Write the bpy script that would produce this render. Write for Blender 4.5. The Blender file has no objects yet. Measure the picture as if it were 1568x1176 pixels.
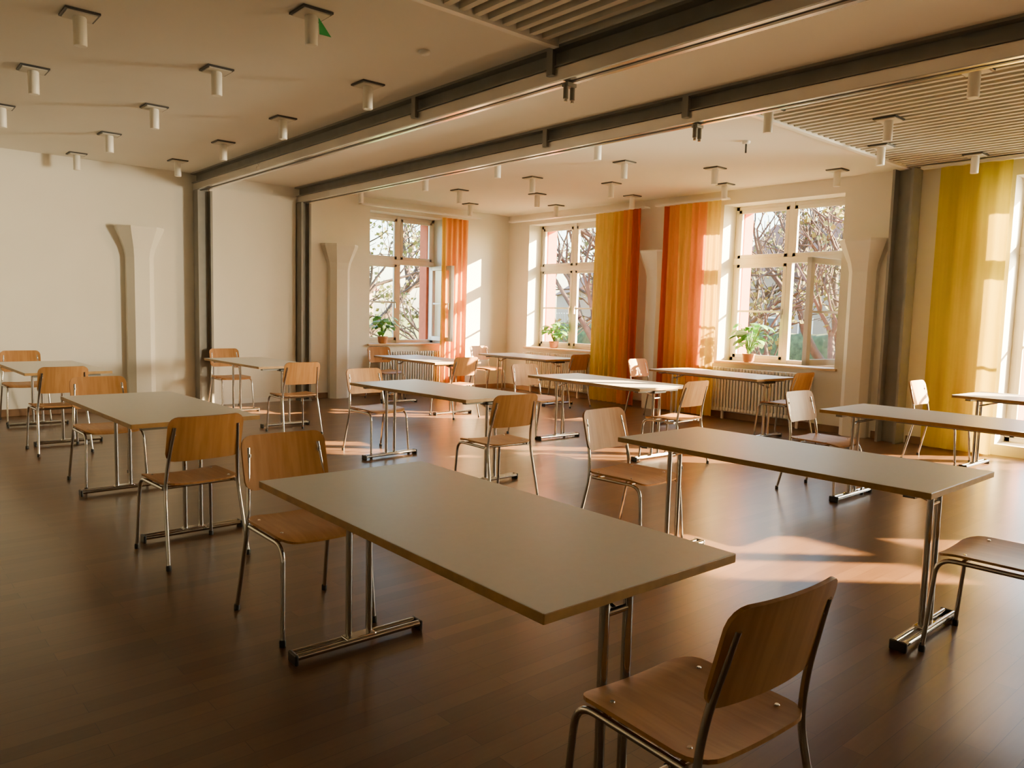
import bpy, bmesh, math, random
from mathutils import Vector, Matrix
random.seed(7)
sc=bpy.context.scene
XW,YL,H=9.63,11.17,3.256
XB,YB=-2.6,-6.0
# ---------------------------------------------------------------- materials
def newmat(name):
    m=bpy.data.materials.new(name);m.use_nodes=True
    nt=m.node_tree;b=nt.nodes['Principled BSDF'];return m,nt,b
def N(nt,t,**k):
    n=nt.nodes.new(t)
    for a,v in k.items(): setattr(n,a,v)
    return n
def simple(name,col,rough=.5,metal=0,var=.06,scale=6,bump=0,coat=0,spec=None):
    m,nt,b=newmat(name)
    tc=N(nt,'ShaderNodeTexCoord');no=N(nt,'ShaderNodeTexNoise');no.inputs['Scale'].default_value=scale;no.inputs['Detail'].default_value=4
    nt.links.new(tc.outputs['Object'],no.inputs['Vector'])
    cr=N(nt,'ShaderNodeValToRGB');cr.color_ramp.elements[0].position=.3;cr.color_ramp.elements[1].position=.7
    cr.color_ramp.elements[0].color=[c*(1-var) for c in col]+[1];cr.color_ramp.elements[1].color=[min(1,c*(1+var)) for c in col]+[1]
    nt.links.new(no.outputs['Fac'],cr.inputs[0]);nt.links.new(cr.outputs[0],b.inputs['Base Color'])
    b.inputs['Roughness'].default_value=rough;b.inputs['Metallic'].default_value=metal;b.inputs['Coat Weight'].default_value=coat
    if spec is not None:b.inputs['Specular IOR Level'].default_value=spec
    if bump:
        bp=N(nt,'ShaderNodeBump');bp.inputs['Strength'].default_value=bump;bp.inputs['Distance'].default_value=.01
        n2=N(nt,'ShaderNodeTexNoise');n2.inputs['Scale'].default_value=scale*12;nt.links.new(tc.outputs['Object'],n2.inputs['Vector'])
        nt.links.new(n2.outputs['Fac'],bp.inputs['Height']);nt.links.new(bp.outputs[0],b.inputs['Normal'])
    return m
M={}
M['wall']=simple('plaster_white',(.80,.77,.69),.8,var=.03,scale=1.2,bump=.12,spec=.3)
M['ceil']=simple('ceiling_paint',(.76,.73,.66),.85,var=.03,scale=.8,spec=.3)
M['white']=simple('white_paint',(.82,.80,.75),.4,var=.02)
M['winwhite']=simple('window_lacquer',(.80,.77,.70),.3,var=.02)
M['terra']=simple('terracotta_facade',(.50,.11,.04),.85,var=.1,scale=10)
M['steel']=simple('grey_painted_steel',(.20,.198,.185),.45,var=.08)
M['dark']=simple('dark_steel',(.05,.05,.05),.5,var=.1)
M['alu']=simple('brushed_aluminium',(.78,.76,.72),.22,metal=.95,var=.06,scale=3)
M['track']=simple('anodised_track',(.74,.73,.71),.22,metal=.7,var=.05,scale=3)
M['chrome']=simple('chrome',(.60,.58,.55),.12,metal=1,var=.02)
M['black']=simple('black_plastic',(.02,.02,.02),.4)
M['lam']=simple('grey_laminate',(.80,.785,.73),.38,var=.015,scale=40)
M['edge']=simple('beech_edge',(.38,.22,.07),.45,var=.15,scale=20)
M['slat']=simple('slat_paint',(.60,.565,.49),.6,var=.04)
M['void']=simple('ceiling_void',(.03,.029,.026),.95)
M['rad']=simple('radiator_enamel',(.70,.67,.60),.35,var=.02)
M['leaf']=simple('plant_leaf',(.12,.36,.04),.45,var=.4,scale=15)
M['pot']=simple('terracotta_pot',(.45,.20,.09),.7,var=.1)
M['lampw']=simple('frosted_lamp',(.85,.82,.74),.4,var=.02)
M['sill']=simple('sill_wood',(.62,.42,.22),.4,var=.1)
M['base']=simple('baseboard_wood',(.22,.12,.06),.45,var=.15)
M['bark']=simple('bark',(.07,.05,.038),.9,var=.3,scale=8)
M['fol']=simple('autumn_foliage',(.13,.15,.035),.8,var=.5,scale=2)
M['hedge']=simple('hedge_green',(.045,.075,.025),.9,var=.5,scale=5)
M['grass']=simple('lawn',(.07,.10,.035),.95,var=.3,scale=.6)
M['house']=simple('house_render',(.24,.19,.15),.9,var=.05)
M['roof']=simple('roof_tiles',(.16,.07,.045),.85,var=.2,scale=8)
M['green']=simple('green_paper',(.06,.60,.16),.6)
def wood(name,c1,c2,rough,axis_scale):
    m,nt,b=newmat(name)
    tc=N(nt,'ShaderNodeTexCoord');mp=N(nt,'ShaderNodeMapping');mp.inputs['Scale'].default_value=axis_scale
    no=N(nt,'ShaderNodeTexNoise');no.inputs['Scale'].default_value=3;no.inputs['Detail'].default_value=6;no.inputs['Distortion'].default_value=.6
    cr=N(nt,'ShaderNodeValToRGB');cr.color_ramp.elements[0].position=.3;cr.color_ramp.elements[1].position=.72
    cr.color_ramp.elements[0].color=(*c1,1);cr.color_ramp.elements[1].color=(*c2,1)
    nt.links.new(tc.outputs['Object'],mp.inputs[0]);nt.links.new(mp.outputs[0],no.inputs['Vector']);nt.links.new(no.outputs['Fac'],cr.inputs[0]);nt.links.new(cr.outputs[0],b.inputs['Base Color'])
    b.inputs['Roughness'].default_value=rough;b.inputs['Specular IOR Level'].default_value=.2
    return m
M['beech']=wood('beech_plywood',(.34,.155,.048),(.45,.23,.080),.42,(12,1.2,1.2))
def floor_mat():
    m,nt,b=newmat('oak_parquet');L=nt.links.new
    tc=N(nt,'ShaderNodeTexCoord')
    br=N(nt,'ShaderNodeTexBrick');br.offset=.37;br.offset_frequency=2
    br.inputs['Scale'].default_value=1;br.inputs['Brick Width'].default_value=.95;br.inputs['Row Height'].default_value=.085
    br.inputs['Mortar Size'].default_value=.0012;br.inputs['Mortar Smooth'].default_value=.3;br.inputs['Bias'].default_value=0
    br.inputs['Color1'].default_value=(0,0,0,1);br.inputs['Color2'].default_value=(1,1,1,1);br.inputs['Mortar'].default_value=(.5,.5,.5,1)
    L(tc.outputs['Object'],br.inputs['Vector'])
    mp=N(nt,'ShaderNodeMapping');mp.inputs['Scale'].default_value=(2.5,26,1);L(tc.outputs['Object'],mp.inputs[0])
    ad=N(nt,'ShaderNodeVectorMath',operation='ADD');sc_=N(nt,'ShaderNodeVectorMath',operation='SCALE');sc_.inputs['Scale'].default_value=13
    L(br.outputs['Color'],sc_.inputs[0]);L(mp.outputs[0],ad.inputs[0]);L(sc_.outputs[0],ad.inputs[1])
    no=N(nt,'ShaderNodeTexNoise');no.inputs['Scale'].default_value=2.2;no.inputs['Detail'].default_value=5;no.inputs['Distortion'].default_value=.5;L(ad.outputs[0],no.inputs['Vector'])
    mx=N(nt,'ShaderNodeMix');mx.data_type='FLOAT';mx.inputs[0].default_value=.45;L(br.outputs['Color'],mx.inputs[2]);L(no.outputs['Fac'],mx.inputs[3])
    cr=N(nt,'ShaderNodeValToRGB');e=cr.color_ramp.elements;e[0].position=.12;e[1].position=.88
    e[0].color=(.074,.036,.016,1);e[1].color=(.142,.075,.034,1)
    L(mx.outputs[0],cr.inputs[0])
    m2=N(nt,'ShaderNodeMix');m2.data_type='RGBA';m2.inputs[7].default_value=(.040,.020,.010,1);L(br.outputs['Fac'],m2.inputs[0]);L(cr.outputs[0],m2.inputs[6]);L(m2.outputs[2],b.inputs['Base Color'])
    b.inputs['Roughness'].default_value=.29
    bu=N(nt,'ShaderNodeBump');bu.inputs['Strength'].default_value=.12;bu.inputs['Distance'].default_value=.001;bu.invert=True
    s1=N(nt,'ShaderNodeMath',operation='MULTIPLY_ADD');s1.inputs[1].default_value=.18;L(no.outputs['Fac'],s1.inputs[0]);L(br.outputs['Fac'],s1.inputs[2])
    L(s1.outputs[0],bu.inputs['Height']);L(bu.outputs[0],b.inputs['Normal'])
    b.inputs['Specular IOR Level'].default_value=.48
    return m
M['floor']=floor_mat()
def fabric(name,col,tr=.55):
    m,nt,b=newmat(name);L=nt.links.new
    out=nt.nodes['Material Output'];nt.nodes.remove(b)
    tc=N(nt,'ShaderNodeTexCoord');mp=N(nt,'ShaderNodeMapping');mp.inputs['Scale'].default_value=(9,9,.3);L(tc.outputs['Object'],mp.inputs[0])
    no=N(nt,'ShaderNodeTexNoise');no.inputs['Scale'].default_value=3;L(mp.outputs[0],no.inputs['Vector'])
    cr=N(nt,'ShaderNodeValToRGB');cr.color_ramp.elements[0].color=[c*.85 for c in col]+[1];cr.color_ramp.elements[1].color=[min(1,c*1.1) for c in col]+[1];L(no.outputs['Fac'],cr.inputs[0])
    d=N(nt,'ShaderNodeBsdfDiffuse');t=N(nt,'ShaderNodeBsdfTranslucent');mi=N(nt,'ShaderNodeMixShader');mi.inputs[0].default_value=tr
    L(cr.outputs[0],d.inputs[0]);L(cr.outputs[0],t.inputs[0]);L(d.outputs[0],mi.inputs[1]);L(t.outputs[0],mi.inputs[2]);L(mi.outputs[0],out.inputs[0])
    return m
M['c_or']=fabric('curtain_orange',(.86,.60,.13));M['c_red']=fabric('curtain_red',(.64,.15,.05));M['c_ye']=fabric('curtain_yellow',(.72,.62,.08))
M['c_oy']=fabric('curtain_amber',(.86,.69,.17));M['c_dor']=fabric('curtain_deep_orange',(.87,.46,.12))
def glass():
    m,nt,b=newmat('window_glass');L=nt.links.new;out=nt.nodes['Material Output'];nt.nodes.remove(b)
    t=N(nt,'ShaderNodeBsdfTransparent');t.inputs[0].default_value=(.93,.95,.94,1);g=N(nt,'ShaderNodeBsdfGlossy');g.inputs['Roughness'].default_value=.02
    f=N(nt,'ShaderNodeFresnel');f.inputs[0].default_value=1.16;mi=N(nt,'ShaderNodeMixShader')
    L(f.outputs[0],mi.inputs[0]);L(t.outputs[0],mi.inputs[1]);L(g.outputs[0],mi.inputs[2]);L(mi.outputs[0],out.inputs[0]);return m
M['glass']=glass()
# ---------------------------------------------------------------- mesh builder
class MB:
    def __init__(s): s.v=[];s.f=[];s.m=[];s.sm=[];s.mats=[];s.T=Matrix.Identity(4)
    def mi(s,k):
        if k not in s.mats:s.mats.append(k)
        return s.mats.index(k)
    def add(s,vs,fs,k,smooth=False):
        o=len(s.v);i=s.mi(k)
        s.v+= [s.T@Vector(v) for v in vs]
        for f in fs: s.f.append([a+o for a in f]);s.m.append(i);s.sm.append(smooth)
    def box(s,a,b,k,bev=0,top=None):
        x0,y0,z0=[min(p,q) for p,q in zip(a,b)];x1,y1,z1=[max(p,q) for p,q in zip(a,b)]
        if bev:
            bm=bmesh.new();bmesh.ops.create_cube(bm,size=1)
            for v in bm.verts: v.co=Vector(((x0+x1)/2+v.co.x*(x1-x0),(y0+y1)/2+v.co.y*(y1-y0),(z0+z1)/2+v.co.z*(z1-z0)))
            bmesh.ops.bevel(bm,geom=bm.edges[:],offset=bev,segments=2,affect='EDGES',profile=.5)
            bm.verts.ensure_lookup_table();bm.verts.index_update();bm.normal_update()
            vs=[v.co.copy() for v in bm.verts]
            fk=[([v.index for v in f.verts],abs(f.normal.z)>.9) for f in bm.faces]
            if top:
                s.add(vs,[f for f,t in fk if not t],k);s.add(vs,[f for f,t in fk if t],top)
            else: s.add(vs,[f for f,t in fk],k)
            bm.free();return
        vs=[(x0,y0,z0),(x1,y0,z0),(x1,y1,z0),(x0,y1,z0),(x0,y0,z1),(x1,y0,z1),(x1,y1,z1),(x0,y1,z1)]
        s.add(vs,[(0,3,2,1),(4,5,6,7),(0,1,5,4),(1,2,6,5),(2,3,7,6),(3,0,4,7)],k)
    def tube(s,pts,r,k,n=10,cap=True,r1=None):
        pts=[Vector(p) for p in pts];ts=[]
        for i in range(len(pts)):
            a=pts[max(0,i-1)];b=pts[min(len(pts)-1,i+1)];ts.append((b-a).normalized())
        ref=Vector((0,0,1)) if abs(ts[0].z)<.9 else Vector((1,0,0))
        u=ts[0].cross(ref).normalized();vs=[]
        for i,(p,t) in enumerate(zip(pts,ts)):
            u=(u-t*u.dot(t)).normalized();w=t.cross(u)
            rr=r if r1 is None else r+(r1-r)*i/(len(pts)-1)
            for j in range(n):
                a=2*math.pi*j/n;vs.append(p+u*math.cos(a)*rr+w*math.sin(a)*rr)
        fs=[]
        for i in range(len(pts)-1):
            for j in range(n):
                fs.append((i*n+j,i*n+(j+1)%n,(i+1)*n+(j+1)%n,(i+1)*n+j))
        s.add(vs,fs,k,True)
        if cap: s.add(vs[:n],[tuple(range(n))[::-1]],k);s.add(vs[-n:],[tuple(range(n))],k)
    def lathe(s,prof,c,k,n=16):
        vs=[];fs=[]
        for r,z in prof:
            for j in range(n):
                a=2*math.pi*j/n;vs.append((c[0]+r*math.cos(a),c[1]+r*math.sin(a),c[2]+z))
        for i in range(len(prof)-1):
            for j in range(n): fs.append((i*n+j,i*n+(j+1)%n,(i+1)*n+(j+1)%n,(i+1)*n+j))
        s.add(vs,fs,k,True)
        s.add(vs[:n],[tuple(range(n))[::-1]],k);s.add(vs[-n:],[tuple(range(n))],k)
    def sheet(s,fn,nu,nv,th,k):
        P=[[Vector(fn(i/nu,j/nv)) for j in range(nv+1)] for i in range(nu+1)]
        def nrm(i,j):
            a=P[min(i+1,nu)][j]-P[max(i-1,0)][j];b=P[i][min(j+1,nv)]-P[i][max(j-1,0)];n=a.cross(b)
            return n.normalized() if n.length>1e-9 else Vector((0,0,1))
        A=[];B=[]
        for i in range(nu+1):
            for j in range(nv+1):
                n=nrm(i,j);A.append(P[i][j]+n*th/2);B.append(P[i][j]-n*th/2)
        W=nv+1;o=len(A);fs=[]
        for i in range(nu):
            for j in range(nv):
                a=i*W+j;fs.append((a,a+W,a+W+1,a+1));fs.append((o+a,o+a+1,o+a+W+1,o+a+W))
        s.add(A+B,fs,k,True)
        es=[]
        for i in range(nu): es.append((i*W,(i)*W+o,(i+1)*W+o,(i+1)*W)); es.append((i*W+nv,(i+1)*W+nv,(i+1)*W+nv+o,i*W+nv+o))
        for j in range(nv): es.append((j,j+1,j+1+o,j+o)); a=nu*W+j;es.append((a,a+o,a+1+o,a+1))
        s.add(A+B,es,k)
    def mesh(s,name):
        me=bpy.data.meshes.new(name);me.from_pydata([tuple(v) for v in s.v],[],s.f)
        for k in s.mats: me.materials.append(M[k])
        me.polygons.foreach_set('material_index',s.m);me.polygons.foreach_set('use_smooth',s.sm)
        me.validate();me.update();return me
    def obj(s,name,loc=(0,0,0),rot=0):
        return place(s.mesh(name),name,loc,rot)
def place(me,name,loc=(0,0,0),rot=0):
    o=bpy.data.objects.new(name,me);sc.collection.objects.link(o);o.location=loc;o.rotation_euler=(0,0,rot);return o
def fillet(pts,r,n=5):
    pts=[Vector(p) for p in pts];out=[pts[0]]
    for i in range(1,len(pts)-1):
        p=pts[i];a=(pts[i-1]-p);b=(pts[i+1]-p);d=min(r,a.length*.45,b.length*.45);A=p+a.normalized()*d;B=p+b.normalized()*d
        for k in range(n+1):
            t=k/n;out.append(A*(1-t)**2+p*2*t*(1-t)+B*t*t)
    out.append(pts[-1]);return out
# ---------------------------------------------------------------- room shell
def wall_with_openings(name,s0,s1,ops,mp):
    mb=MB();top=3.75
    def bx(a,b,za,zb,d0,d1,k): mb.box(mp(a,d0,za),mp(b,d1,zb),k)
    for d0,d1,k,ins in ((0,.40,'wall',0),(.40,.62,'terra',.10)):
        cur=s0
        for (a,b,z0,z1) in sorted(ops):
            a2,b2=a+ins,b-ins
            bx(cur,a2,0 if k=='wall' else -3.6,top,d0,d1,k)
            bx(a2,b2,0 if k=='wall' else -3.6,z0-(0.02 if ins else 0),d0,d1,k);bx(a2,b2,z1-ins*.6,top,d0,d1,k);cur=b2
        bx(cur,s1,0 if k=='wall' else -3.6,top,d0,d1,k)
    return mb.obj(name)
mpE=lambda s,d,z:(XW+d,s,z)
mpN=lambda s,d,z:(s,YL+d,z)
opsE=[(8.85,10.6,.82,3.06),(4.68,6.45,.82,3.06),(1.0,2.80,.12,3.06),(-3.45,-1.70,.82,3.06)]
opsN=[(6.61,8.12,.86,3.06)]
wall_with_openings('wall_east',YB-.4,YL+.62,opsE,mpE)
wall_with_openings('wall_north',XB-.4,XW,opsN,mpN)
mb=MB();mb.box((XB-.4,YB,0),(XB,YL,3.75),'wall');mb.obj('wall_west')
mb=MB();mb.box((XB-.4,YB-.4,0),(XW,YB,3.75),'wall');mb.obj('wall_south')
mb=MB();mb.box((XB-.4,YB-.4,-.2),(XW+.4,YL+.4,0),'floor');mb.obj('floor')
YS=3.9;X1,X2=3.84,5.38
mb=MB()
mb.box((XB,YS,H),(XW,YL,H+.3),'ceil')
mb.box((X1-.12,YB,H),(X2+.12,YS,H+.3),'ceil')
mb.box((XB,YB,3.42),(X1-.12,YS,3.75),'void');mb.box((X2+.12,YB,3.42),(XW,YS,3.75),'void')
mb.obj('ceiling')
def slats(x0,x1,name):
    mb=MB();x=x0+.05
    while x<x1-.04:
        mb.box((x,YB+.02,H-.01),(x+.045,YS-.05,H+.07),'slat');x+=.115
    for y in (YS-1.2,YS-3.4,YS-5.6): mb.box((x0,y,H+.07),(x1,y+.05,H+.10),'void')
    mb.box((x0,YS-.05,H-.03),(x1,YS,H+.1),'white')
    return mb.obj(name)
slats(XB+.02,X1-.12,'slatted_ceiling_panel');slats(X2+.12,XW-.01,'slatted_ceiling_panel')
def beam(x):
    mb=MB();y0,y1=YB+.01,YL-.02
    mb.box((x-.10,y0,H-.02),(x+.10,y1,H+.01),'steel')
    mb.box((x-.02,y0,H-.14),(x+.02,y1,H-.02),'steel')
    mb.box((x-.085,y0,H-.135),(x+.085,y1,H-.125),'steel')
    mb.box((x-.07,y0,3.025),(x+.07,y1,3.12),'track',bev=.006)
    mb.box((x-.015,y0,3.02),(x+.015,y1,3.0255),'dark')
    for y in (-3,-1.2,3.93,5.6): mb.box((x-.10,y,3.07),(x-.065,y+.06,H-.02),'steel')
    return mb.obj('ceiling_track_beam')
beam(X1);beam(X2)
for x,y in ((X1,3.86),(X2,3.90)):
    mb=MB()
    mb.box((-.045,-.03,.10),(.045,.03,.128),'steel',bev=.005)
    for dx in (-.032,.032):
        mb.tube([(dx,0,.02),(dx,0,.12)],.018,'steel',12);mb.tube([(dx,0,0),(dx,0,.02)],.012,'chrome',10)
    mb.obj('partition_track_hanger',(x,y,3.02-.13))
def post(name,x,y,w,d):
    mb=MB();h=3.02
    mb.box((-w/2,-d/2,0),(-w/2+.03,d/2,h),'steel');mb.box((w/2-.03,-d/2,0),(w/2,d/2,h),'steel');mb.box((-w/2+.03,-.015,0),(w/2-.03,.015,h),'steel')
    mb.box((-w/2-.01,-d/2-.01,0),(w/2+.01,d/2+.01,.02),'steel')
    return mb.obj(name,(x,y,0))
post('steel_post',X1+.03,YL-.12,.2,.18);post('steel_post',X2,YL-.12,.16,.18)
mb=MB();mb.box((-.14,-.12,0),(.10,-.09,H-.03),'steel');mb.box((-.14,.09,0),(.10,.12,H-.03),'steel');mb.box((-.02,-.09,0),(.02,.09,H-.03),'steel');mb.obj('steel_post',(XW-.12,YS-.02,0))
mb=MB();mb.box((X1+.15,YL-.05,0),(X2-.1,YL-.001,3.10),'wall');mb.box((X1+.15,YL-.065,0),(X2-.1,YL-.05,.07),'white');mb.obj('trim_1')
def pilaster(loc,rot):
    mb=MB();lv=[(0,.17,.16),(2.05,.17,.16),(2.16,.19,.18),(2.42,.29,.27),(2.45,.29,.27)]
    vs=[]
    for z,w,d in lv:
        c=min(w*.45,d*.6);vs+= [(-w,0,z),(-w,-d+c,z),(-w+c,-d,z),(w-c,-d,z),(w,-d+c,z),(w,0,z)]
    fs=[]
    for i in range(len(lv)-1):
        for j in range(6): fs.append((i*6+j,i*6+(j+1)%6,(i+1)*6+(j+1)%6,(i+1)*6+j))
    fs+=[tuple(range(6))[::-1],tuple(range((len(lv)-1)*6,len(lv)*6))]
    mb.add(vs,fs,'wall');return mb.obj('wall_pilaster',loc,rot)
pilaster((3.05,YL,0),0);pilaster((6.02,YL,0),0)
pilaster((XW,7.58,0),-math.pi/2);pilaster((XW,4.36,0),-math.pi/2)
mb=MB()
for a,b in ((XB,2.88),(3.22,X1-.1),(X2+.1,5.85),(6.2,XW)): mb.box((a,YL-.018,0),(b,YL,.09),'base',bev=.004)
mb.obj('baseboard_north')
mb=MB()
for a,b in ((YL-.02,7.77),(7.40,4.55),(4.16,4.05),(3.74,2.9),(.95,YB)): mb.box((XW-.018,b,0),(XW,a,.09),'base',bev=.004)
mb.obj('baseboard_east')
def window(n,mp,a,b,z0,z1,tz,open_side=0,ang=85):
    mb=MB();d0,d1=.32,.385
    def bx(s0,s1,za,zb,da=d0,db=d1,k='winwhite',bev=.006): mb.box(mp(s0,da,za),mp(s1,db,zb),k,bev=bev)
    bx(a,a+.06,z0,z1);bx(b-.06,b,z0,z1);bx(a,b,z0,z0+.06);bx(a,b,z1-.06,z1);m=(a+b)/2
    bx(m-.04,m+.04,z0,z1,d0-.01);bx(a,b,tz-.045,tz+.045,d0-.02)
    def sash(s0,s1,za,zb,bar):
        w=.055;e,g=d0-.015,d0+.035
        bx(s0,s0+w,za,zb,e,g);bx(s1-w,s1,za,zb,e,g);bx(s0,s1,za,za+w,e,g);bx(s0,s1,zb-w,zb,e,g)
        if bar: c=(za+zb)/2;bx(s0,s1,c-.014,c+.014,e+.005,g-.005)
        mb.box(mp(s0+w,d0+.01,za+w),mp(s1-w,d0+.013,zb-w),'glass')
    def handle(s,z):
        mb.box(mp(s-.012,d0-.03,z-.04),mp(s+.012,d0-.015,z+.04),'alu');mb.box(mp(s-.01,d0-.05,z-.1),mp(s+.01,d0-.03,z+.01),'alu')
    L=(a+.055,m-.035);R=(m+.035,b-.055)
    sash(*L,tz+.04,z1-.05,False);sash(*R,tz+.04,z1-.05,False)
    lo,hi=z0+.05,tz-.04
    for side,(p,q) in ((1,L),(2,R)):
        if side!=open_side:
            sash(p,q,lo,hi,True);handle(q-.03 if side==1 else p+.03,(lo+hi)/2)
        else:
            hs=p if side==1 else q
            P0=Vector(mp(hs,d0-.02,0));sg=1 if side==1 else -1
            du=(Vector(mp(1,0,0))-Vector(mp(0,0,0)))*sg;dn=(Vector(mp(0,0,0))-Vector(mp(0,1,0)))
            t=math.radians(ang);ax=du*math.cos(t)+dn*math.sin(t);az=Vector((0,0,1));ay=az.cross(ax)
            T=Matrix((ax,ay,az)).transposed().to_4x4();T.translation=P0
            mb.T=T;W=q-p;w=.075;h=.032
            mb.box((0,-h,lo),(w,h,hi),'winwhite',bev=.005);mb.box((W-w,-h,lo),(W,h,hi),'winwhite',bev=.005)
            mb.box((0,-h,lo),(W,h,lo+w),'winwhite',bev=.005);mb.box((0,-h,hi-w),(W,h,hi),'winwhite',bev=.005)
            c=(lo+hi)/2;mb.box((0,-.018,c-.014),(W,.018,c+.014),'winwhite');mb.box((w,-.002,lo+w),(W-w,.002,hi-w),'glass')
            mb.box((W-.04,-.06,c-.1),(W-.02,-.03,c+.01),'alu');mb.T=Matrix.Identity(4)
    return mb.obj('window_%d'%n)
window(1,mpN,6.61,8.12,.86,3.06,2.27,open_side=2,ang=88)
window(2,mpE,8.85,10.6,.82,3.06,2.27)
window(3,mpE,4.68,6.45,.82,3.06,2.27,open_side=1,ang=82)
window(4,mpE,1.0,2.80,.12,3.06,2.27)
window(5,mpE,-3.45,-1.70,.82,3.06,2.27)
def sill(mp,a,b,z):
    mb=MB();mb.box(mp(a-.04,-.05,z-.0),mp(b+.04,0,z+.03),'sill',bev=.006);mb.box(mp(a+.001,0,z),mp(b-.001,.315,z+.03),'sill');return mb.obj('window_sill')
sill(mpN,6.61,8.12,.835);sill(mpE,8.85,10.6,.795);sill(mpE,4.68,6.45,.795);sill(mpE,-3.45,-1.70,.795)
def radiator(mp,a,b):
    mb=MB();s=a;z0,z1=.14,.72
    while s<b:
        for d in (-.06,-.13):
            mb.tube([mp(s,d,z0),mp(s,d,z1)],.017,'rad',8)
        mb.box(mp(s-.02,-.15,z0-.02),mp(s+.02,-.04,z0+.03),'rad',bev=.008);mb.box(mp(s-.02,-.15,z1-.03),mp(s+.02,-.04,z1+.02),'rad',bev=.008);s+=.05
    for t in (a+.15,b-.15): mb.box(mp(t-.015,-.11,0),mp(t+.015,-.08,z0),'rad');mb.box(mp(t-.015,-.05,.5),mp(t+.015,-.001,.53),'rad')
    mb.tube([mp(b+.02,-.09,z1-.02),mp(b+.08,-.09,z1-.02)],.02,'white',10)
    return mb.obj('radiator')
radiator(mpE,4.95,6.4);radiator(mpE,9.0,10.5);radiator(mpN,6.75,8.0)
def curtain(mp,panels,z0,z1,d=-.20,amp=.028,wl=.11):
    mb=MB()
    for a,b,k in panels:
        n=max(8,int((b-a)/wl*8))
        def fn(u,v,a=a,b=b):
            s=a+(b-a)*u;z=z0+(z1-z0)*v;am=amp*(1.0-.35*v)
            return mp(s+.006*math.sin(s*31+v*2),d+am*math.sin(2*math.pi*s/wl+.5*math.sin(s*5))+.008*math.sin(s*17+v*3),z)
        mb.sheet(fn,n,10,.003,k)
    return mb.obj('curtain')
curtain(mpE,[(8.08,8.40,'c_or'),(8.40,8.76,'c_oy')],.03,3.095,amp=.02)
curtain(mpE,[(7.76,7.94,'c_red'),(7.94,8.10,'c_dor')],.03,3.095,d=-.26)
curtain(mpE,[(7.25,7.36,'c_red'),(7.06,7.25,'c_dor')],.03,3.095)
curtain(mpE,[(6.84,7.06,'c_or'),(6.58,6.84,'c_dor'),(6.34,6.58,'c_oy')],.03,3.095,d=-.23,amp=.02)
curtain(mpN,[(7.90,8.0,'c_or'),(8.0,8.5,'c_dor')],.05,3.06,d=-.20)
curtain(mpE,[(2.78,3.50,'c_ye')],.02,3.195,wl=.18,amp=.018)
curtain(mpE,[(.25,1.0,'c_ye')],.02,3.195,wl=.18)
for mp,a,b in ((mpN,6.3,8.75),(mpE,6.25,7.5),(mpE,7.70,10.9)):
    mb=MB();mb.box(mp(a,-.26,3.10),mp(b,-.16,3.125),'white')
    s=a+.1
    while s<b: mb.box(mp(s,-.20,3.125),mp(s+.02,-.0,3.14),'white');s+=.8
    mb.obj('curtain_rail')
mb=MB();mb.box(mpE(-.5,-.24,3.2),mpE(3.7,-.16,3.225),'white');mb.obj('curtain_rail')
def plant(x,y,z,sc_=1,seed=0,n=26):
    rnd=random.Random(seed);mb=MB()
    mb.lathe([(.055,0),(.075,.02),(.085,.10),(.09,.105),(.09,.12),(.078,.12),(.07,.10)],(0,0,0),'pot',18)
    for i in range(n):
        a=rnd.uniform(0,6.28);L=rnd.uniform(.10,.26)*sc_;hh=rnd.uniform(.08,.36)*sc_;d=Vector((math.cos(a),math.sin(a),0));sd=Vector((-d.y,d.x,0))
        base=Vector((0,0,.11));tip=base+d*L*.6+Vector((0,0,hh))
        mb.tube([base,(base+tip)/2+Vector((0,0,.04)),tip],.004,'leaf',5)
        ll=rnd.uniform(.10,.17)*sc_;w=ll*.42
        def fn(u,v,tip=tip,d=d,sd=sd,ll=ll,w=w):
            ww=w*math.sin(math.pi*min(.98,max(.03,u)))**.8*(2*v-1)
            return tip+d*ll*u+sd*ww+Vector((0,0,.03*math.sin(u*3)-.06*u*u-.15*abs(ww)))
        mb.sheet(fn,6,2,.0015,'leaf')
    return mb.obj('potted_plant',(x,y,z))
plant(XW+.08,5.98,.826,1.2,1,38);plant(XW+.08,9.95,.826,1,2,30);plant(6.93,YL+.1,.866,.95,3,30)
def lampmesh():
    mb=MB()
    mb.box((-.10,-.10,-.014),(.10,.10,-.001),'dark')
    mb.box((-.085,-.085,-.022),(.085,.085,-.013),'slat')
    mb.lathe([(.036,-.20),(.040,-.195),(.040,-.03),(.034,-.02)],(0,0,0),'lampw',20)
    return mb.mesh('ceiling_spotlight')
lm=lampmesh()
P=[(1.22,5.64),(1.22,7.2),(1.22,8.78),(1.22,10.35),(1.22,4.05),(2.27,4.56),(2.27,6.15),(2.27,7.72),(2.27,9.3),(2.27,10.83),(3.3,5.63),(3.3,7.22),(3.3,8.76),(3.3,10.3),
 (6.05,5.63),(6.05,7.26),(6.05,8.78),(6.05,10.5),(7.08,6.15),(7.08,7.76),(7.08,9.38),(8.08,5.57),(8.08,7.24),(8.08,8.74),(8.08,10.4),(9.12,4.55),(9.12,6.12),(9.12,7.74),(9.12,9.39)]
for x,y in P: place(lm,'ceiling_spotlight',(x,y,H))
for x,y in ((6.12,3.70),(6.14,2.1),(7.1,3.1),(8.12,3.6),(9.18,3.07),(8.12,2.1)): place(lm,'ceiling_spotlight',(x,y,H-.01))
mb=MB();mb.add([(.045,0,-.01),(.05,0,-.11),(.12,.02,-.12),(.08,.02,-.06)],[(0,1,2,3)],'green');mb.add([(.045,-.002,-.01),(.05,-.002,-.11),(.12,.018,-.12),(.08,.018,-.06)],[(3,2,1,0)],'green')
mb.obj('green_paper_tag',(2.27,4.56,H-.02),-.7)
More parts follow.
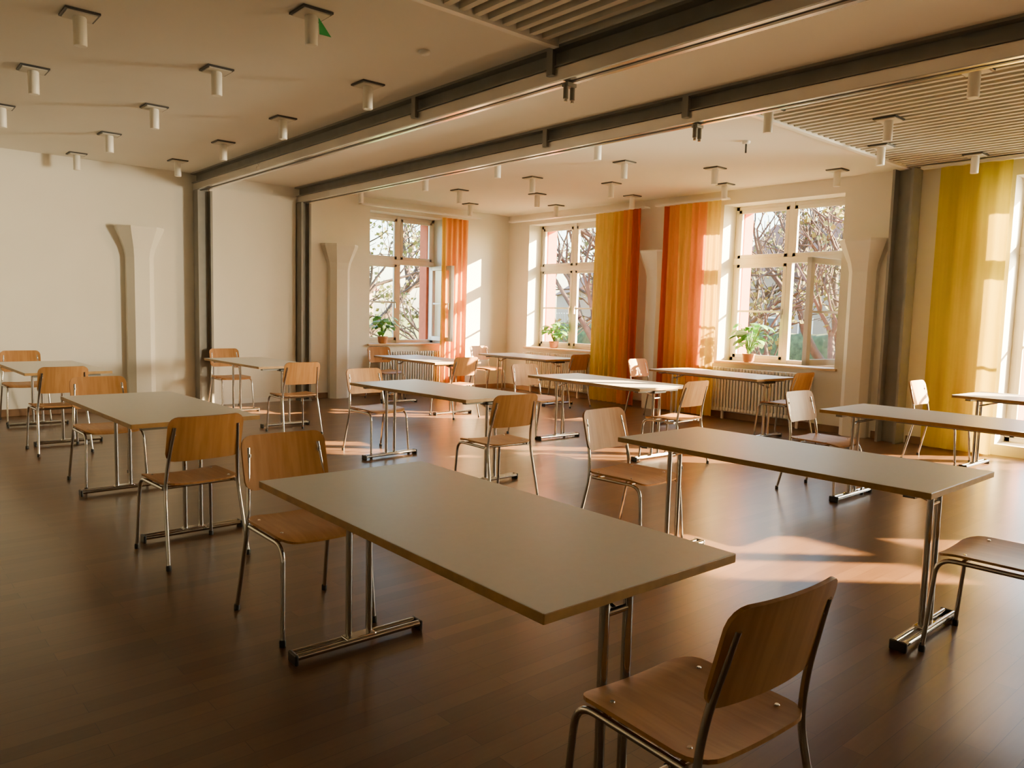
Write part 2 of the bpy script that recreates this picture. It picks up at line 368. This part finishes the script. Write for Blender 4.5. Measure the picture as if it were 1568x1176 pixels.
for x,y in ((3.17,4.64),(7.08,4.52)):
    mb=MB();mb.lathe([(.04,0),(.043,-.008),(.04,-.022),(.02,-.03)][::-1],(0,0,0),'white',18)
    if x>7: mb.tube([(0,0,-.025),(0,0,-.12)],.01,'black',8)
    mb.obj('smoke_detector',(x,y,H))
# ---------------------------------------------------------------- furniture
def rrw(t,w,h,r):
    y=abs(t)*h/2-(h/2-r);return w/2 if y<=0 else w/2-r+math.sqrt(max(0,r*r-y*y))
def rows(v): return -math.cos(math.pi*v)
def chair_mesh():
    mb=MB();R=.0105
    for sx in (-1,1):
        x=sx*.205
        mb.tube(fillet([(sx*.22,.245,.012),(x,.215,.425),(x,-.15,.425)],.07,6),R,'chrome',10)
        mb.tube(fillet([(sx*.225,-.265,.012),(sx*.205,-.175,.42),(sx*.195,-.19,.56),(sx*.175,-.245,.775)],.08,5),R,'chrome',10)
        for p in ((sx*.22,.245),(sx*.225,-.265)): mb.lathe([(.014,0),(.0145,.02),(.012,.03)],(p[0],p[1],0),'black',10)
        mb.lathe([(.011,-.008),(.011,.008)],(sx*.175,-.232,.74),'alu',8)
    mb.tube([(-.205,.12,.425),(.205,.12,.425)],R*.9,'chrome',8);mb.tube([(-.205,-.13,.425),(.205,-.13,.425)],R*.9,'chrome',8)
    w,h,r=.43,.43,.075
    def seat(u,v):
        t=rows(v);y=t*h/2+.01;x=(2*u-1)*rrw(t,w,h,r)
        z=.447+.010*(x/.2)**2-.004
        if y>.13: z-=.9*(y-.13)**2*2.2
        if y<-.12: z+=.8*(y+.12)**2
        return (x,y,z)
    mb.sheet(seat,12,18,.011,'beech')
    w2,h2,r2=.42,.25,.05
    def back(u,v):
        t=rows(v);s=t*h2/2;x=(2*u-1)*rrw(t,w2,h2,r2)
        return (x,-.211-.26*(s+.12)+.55*x*x,.705+s)
    mb.sheet(back,14,14,.011,'beech')
    for sx in (-1,1):
        for y in (.12,-.13): mb.lathe([(.008,0),(.006,.003)],(sx*.17,y,.455),'alu',8)
    return mb.mesh('dining_chair')
CM=chair_mesh()
W_,L_=.775,1.69
def table_mesh():
    mb=MB()
    mb.box((-W_/2,-L_/2,.712),(W_/2,L_/2,.74),'edge',bev=.003,top='lam')
    for sy in (-1,1):
        y=sy*(L_/2-.12)
        for sx in (-1,1):
            mb.tube([(sx*.048,y,.045),(sx*.048,y,.70)],.0145,'chrome',12)
        for dy in (-.022,.022):
            mb.tube([(-.29,y+dy,.032),(.29,y+dy,.032)],.014,'chrome',12)
        for sx in (-1,1):
            mb.box((sx*.288,y-.038,.0),(sx*.304,y+.038,.046),'black',bev=.006)
        mb.box((-.07,y-.03,.03),(.07,y+.03,.05),'chrome',bev=.005)
        mb.tube([(-.048,y,.62),(.048,y,.62)],.011,'chrome',8)
        mb.box((-.30,y-.025,.685),(.30,y+.025,.711),'steel')
        mb.tube([(0,y,.62),(0,y-sy*.26,.70)],.009,'chrome',8)
        mb.box((-.09,y-.05,.67),(.09,y+.05,.70),'black',bev=.008)
        mb.box((-.04,y-sy*.30,.69),(.04,y-sy*.24,.711),'black')
    for sx in (-1,1): mb.box((sx*.25-.015,-L_/2+.2,.69),(sx*.25+.015,L_/2-.2,.711),'steel')
    return mb.mesh('folding_table')
TM=table_mesh()
TB=[(1.604,2.074,-1.05),(3.732,2.03,.2),(1.60,5.57,1.2),(4.05,5.64,3),(6.2,5.54,-2.6),(8.44,5.61,-4),
 (1.68,9.45,1),(4.0,9.45,1),(6.45,9.3,-2),(8.5,9.3,-1),(6.2,2.08,0),(8.62,1.95,-2)]
for x,y,r in TB: place(TM,'folding_table',(x,y,0),math.radians(r))
CHR=[(1.60,1.09,-4),(1.58,3.22,179),(3.75,1.0,2),(3.72,3.07,183),(1.49,4.51,3),(1.57,6.68,181),(3.80,4.51,-3),(4.03,6.65,182),
 (6.18,4.60,2),(6.17,6.57,178),(8.5,4.72,-3),(8.55,6.80,180),(1.54,8.38,2),(1.62,10.66,180),(3.87,8.2,-2),(4.08,10.62,181),
 (6.3,8.38,3),(6.6,10.62,178),(8.6,8.45,0),(8.7,10.6,182),(6.16,3.05,177),(8.60,3.02,181),(8.62,.85,1)]
for x,y,r in CHR: place(CM,'dining_chair',(x,y,0),math.radians(r))
# ---------------------------------------------------------------- outside
mb=MB();mb.box((-40,-60,-3.7),(110,110,-3.6),'grass');mb.obj('ground')
def tree(x,y,h,seed,leaf=0.0):
    rnd=random.Random(seed);mb=MB()
    def br(p,d,L,r,lv):
        pts=[p];q=p.copy();dd=d.copy();n=4
        for i in range(n):
            dd=(dd+Vector((rnd.uniform(-.22,.22),rnd.uniform(-.22,.22),rnd.uniform(-.05,.16)))).normalized();q=q+dd*L/n;pts.append(q.copy())
        mb.tube(pts,r,'bark',6 if lv<2 else 4,cap=False,r1=r*.55)
        if lv>=5: 
            if leaf and rnd.random()<leaf:
                for k in range(4):
                    c=pts[rnd.randint(1,n)]+Vector((rnd.uniform(-.15,.15),rnd.uniform(-.15,.15),rnd.uniform(-.15,.1)));s=rnd.uniform(.05,.09)
                    a=Vector((rnd.uniform(-1,1),rnd.uniform(-1,1),rnd.uniform(-1,1))).normalized()*s;b=a.cross(Vector((rnd.uniform(-1,1),1,rnd.uniform(-1,1)))).normalized()*s
                    mb.add([c-a,c-b,c+a,c+b],[(0,1,2,3)],'fol')
            return
        for i in range(3):
            k=rnd.randint(2,n) if i else n
            a=rnd.uniform(0,6.28);e=rnd.uniform(.35,.9);side=dd.cross(Vector((math.cos(a),math.sin(a),.3))).normalized()
            br(pts[k],(dd*math.cos(e)+side*math.sin(e)).normalized(),L*rnd.uniform(.62,.8),r*(.55 if k<n else .6),lv+1)
    br(Vector((0,0,0)),Vector((0,0,1)),h*.32,h*.024,0)
    return mb.obj('bare_tree',(x,y,-3.6))
tree(17,13.5,11,1,.6);tree(19,8.6,11,2,.5);tree(16.5,19,11,3,.8);tree(24,12,13,4,.5);tree(10.5,20,11,5,.9);tree(13.5,24,12,6,.9);tree(28,18,13,8,.6)
tree(22,14.8,12,12,.8);tree(24,10.0,9,13,.9)
def hedge(x0,y0,x1,y1,h):
    rnd=random.Random(5);mb=MB();n=60
    def fn(u,v):
        a=math.pi*v;px=x0+(x1-x0)*u;py=y0+(y1-y0)*u
        dx,dy=(y1-y0),-(x1-x0);l=math.hypot(dx,dy);k=math.cos(a)*.8+rnd.uniform(-.12,.12)
        return (px+dx/l*k,py+dy/l*k,-3.6+(h*math.sin(a)**.5 if 0<v<1 else 0)+rnd.uniform(-.15,.15)*(0<v<1))
    mb.sheet(fn,n,8,.02,'hedge');return mb.obj('hedge')
hedge(31,2,31,34,4.6);hedge(2,30,31,34,4.8)
def house(x,y,w,d,h,rh,rot):
    mb=MB();mb.box((-w/2,-d/2,0),(w/2,d/2,h),'house')
    mb.add([(-w/2-.4,-d/2-.4,h),(w/2+.4,-d/2-.4,h),(w/2+.4,d/2+.4,h),(-w/2-.4,d/2+.4,h),(-w/2-.4,0,h+rh),(w/2+.4,0,h+rh)],[(0,1,5,4),(2,3,4,5),(0,4,3),(1,2,5),(0,3,2,1)],'roof')
    for i in range(int(w/2.2)):
        for z in (1.0,3.8,6.6):
            if z+1.4<h:
                for sy in (-1,1):
                    X=-w/2+1.2+i*2.2;mb.box((X,sy*d/2-.03,z),(X+.9,sy*d/2+.03,z+1.4),'white');mb.box((X+.08,sy*d/2-.05,z+.08),(X+.82,sy*d/2+.05,z+1.32),'dark')
    mb.box((w*.2,-.4,h),(w*.2+.8,.4,h+rh+.8),'roof')
    return mb.obj('neighbouring_house',(x,y,-3.6),rot)
house(46,20,13,10,7.8,3.4,math.pi/2);house(18,56,26,11,6.5,3.6,.2);house(56,48,18,11,7,4,.9)
# ---------------------------------------------------------------- light
el=math.radians(19);az=Vector((-.76,.65,0)).normalized()
tr=Vector((az.x*math.cos(el),az.y*math.cos(el),-math.sin(el)))
sl=bpy.data.lights.new('sun','SUN');sl.energy=200;sl.color=(1,.66,.33);sl.angle=math.radians(.53)
so=bpy.data.objects.new('sun',sl);sc.collection.objects.link(so);so.rotation_euler=tr.to_track_quat('-Z','Y').to_euler();so.location=(20,-10,12)
w=bpy.data.worlds.new('sky');sc.world=w;w.use_nodes=True;nt=w.node_tree;bg=nt.nodes['Background']
sk=nt.nodes.new('ShaderNodeTexSky');sk.sky_type='NISHITA';sk.sun_disc=False;sk.sun_elevation=math.radians(20);sk.sun_rotation=math.atan2(-az.x,-az.y);sk.air_density=1.2;sk.dust_density=1.2
nt.links.new(sk.outputs[0],bg.inputs[0]);bg.inputs[1].default_value=2.8
def portal(loc,rot,sx,sy):
    l=bpy.data.lights.new('window_portal','AREA');l.shape='RECTANGLE';l.size=sx;l.size_y=sy;l.cycles.is_portal=True
    o=bpy.data.objects.new('window_portal',l);sc.collection.objects.link(o);o.location=loc;o.rotation_euler=rot
for a,b,z0,z1 in opsE: portal((XW+.7,(a+b)/2,(z0+z1)/2),(0,math.radians(90),0),z1-z0,b-a)
for a,b,z0,z1 in opsN: portal(((a+b)/2,YL+.7,(z0+z1)/2),(math.radians(-90),0,0),b-a,z1-z0)
def daylight(y,e,tgt,sx=1.7,spread=180):  # added area lamp inside a window opening, fills the dim interior
    l=bpy.data.lights.new('window_daylight','AREA');l.shape='RECTANGLE';l.size=sx;l.size_y=2.1;l.energy=e;l.color=(1,.87,.60);l.spread=math.radians(spread)
    o=bpy.data.objects.new('window_daylight',l);sc.collection.objects.link(o);o.location=(XW+.22,y,1.95)
    o.rotation_euler=(Vector(tgt)-o.location).to_track_quat('-Z','Z').to_euler()
daylight(1.7,130,(0.8,11.17,2.2),1.2,46);daylight(-2.5,50,(6,0.6,2.15))  # added fills, out of view: narrow beam brightens left wall, wide one the room
# ---------------------------------------------------------------- camera
c=bpy.data.cameras.new('camera');co=bpy.data.objects.new('camera',c);sc.collection.objects.link(co);sc.camera=co
c.sensor_width=36;c.lens=36*1172.3/1568;c.clip_start=.05;c.clip_end=500
ps,pi_,ro=[math.radians(v) for v in (41.255,5.279,1.472)]
F=Vector((math.sin(ps)*math.cos(pi_),math.cos(ps)*math.cos(pi_),-math.sin(pi_)))
R=Vector((math.cos(ps),-math.sin(ps),0));U=Vector((math.sin(ps)*math.sin(pi_),math.cos(ps)*math.sin(pi_),math.cos(pi_)))
R2=R*math.cos(ro)+U*math.sin(ro);U2=-R*math.sin(ro)+U*math.cos(ro)
m=Matrix((R2,U2,-F)).transposed().to_4x4();m.translation=(0,0,1.434);co.matrix_world=m
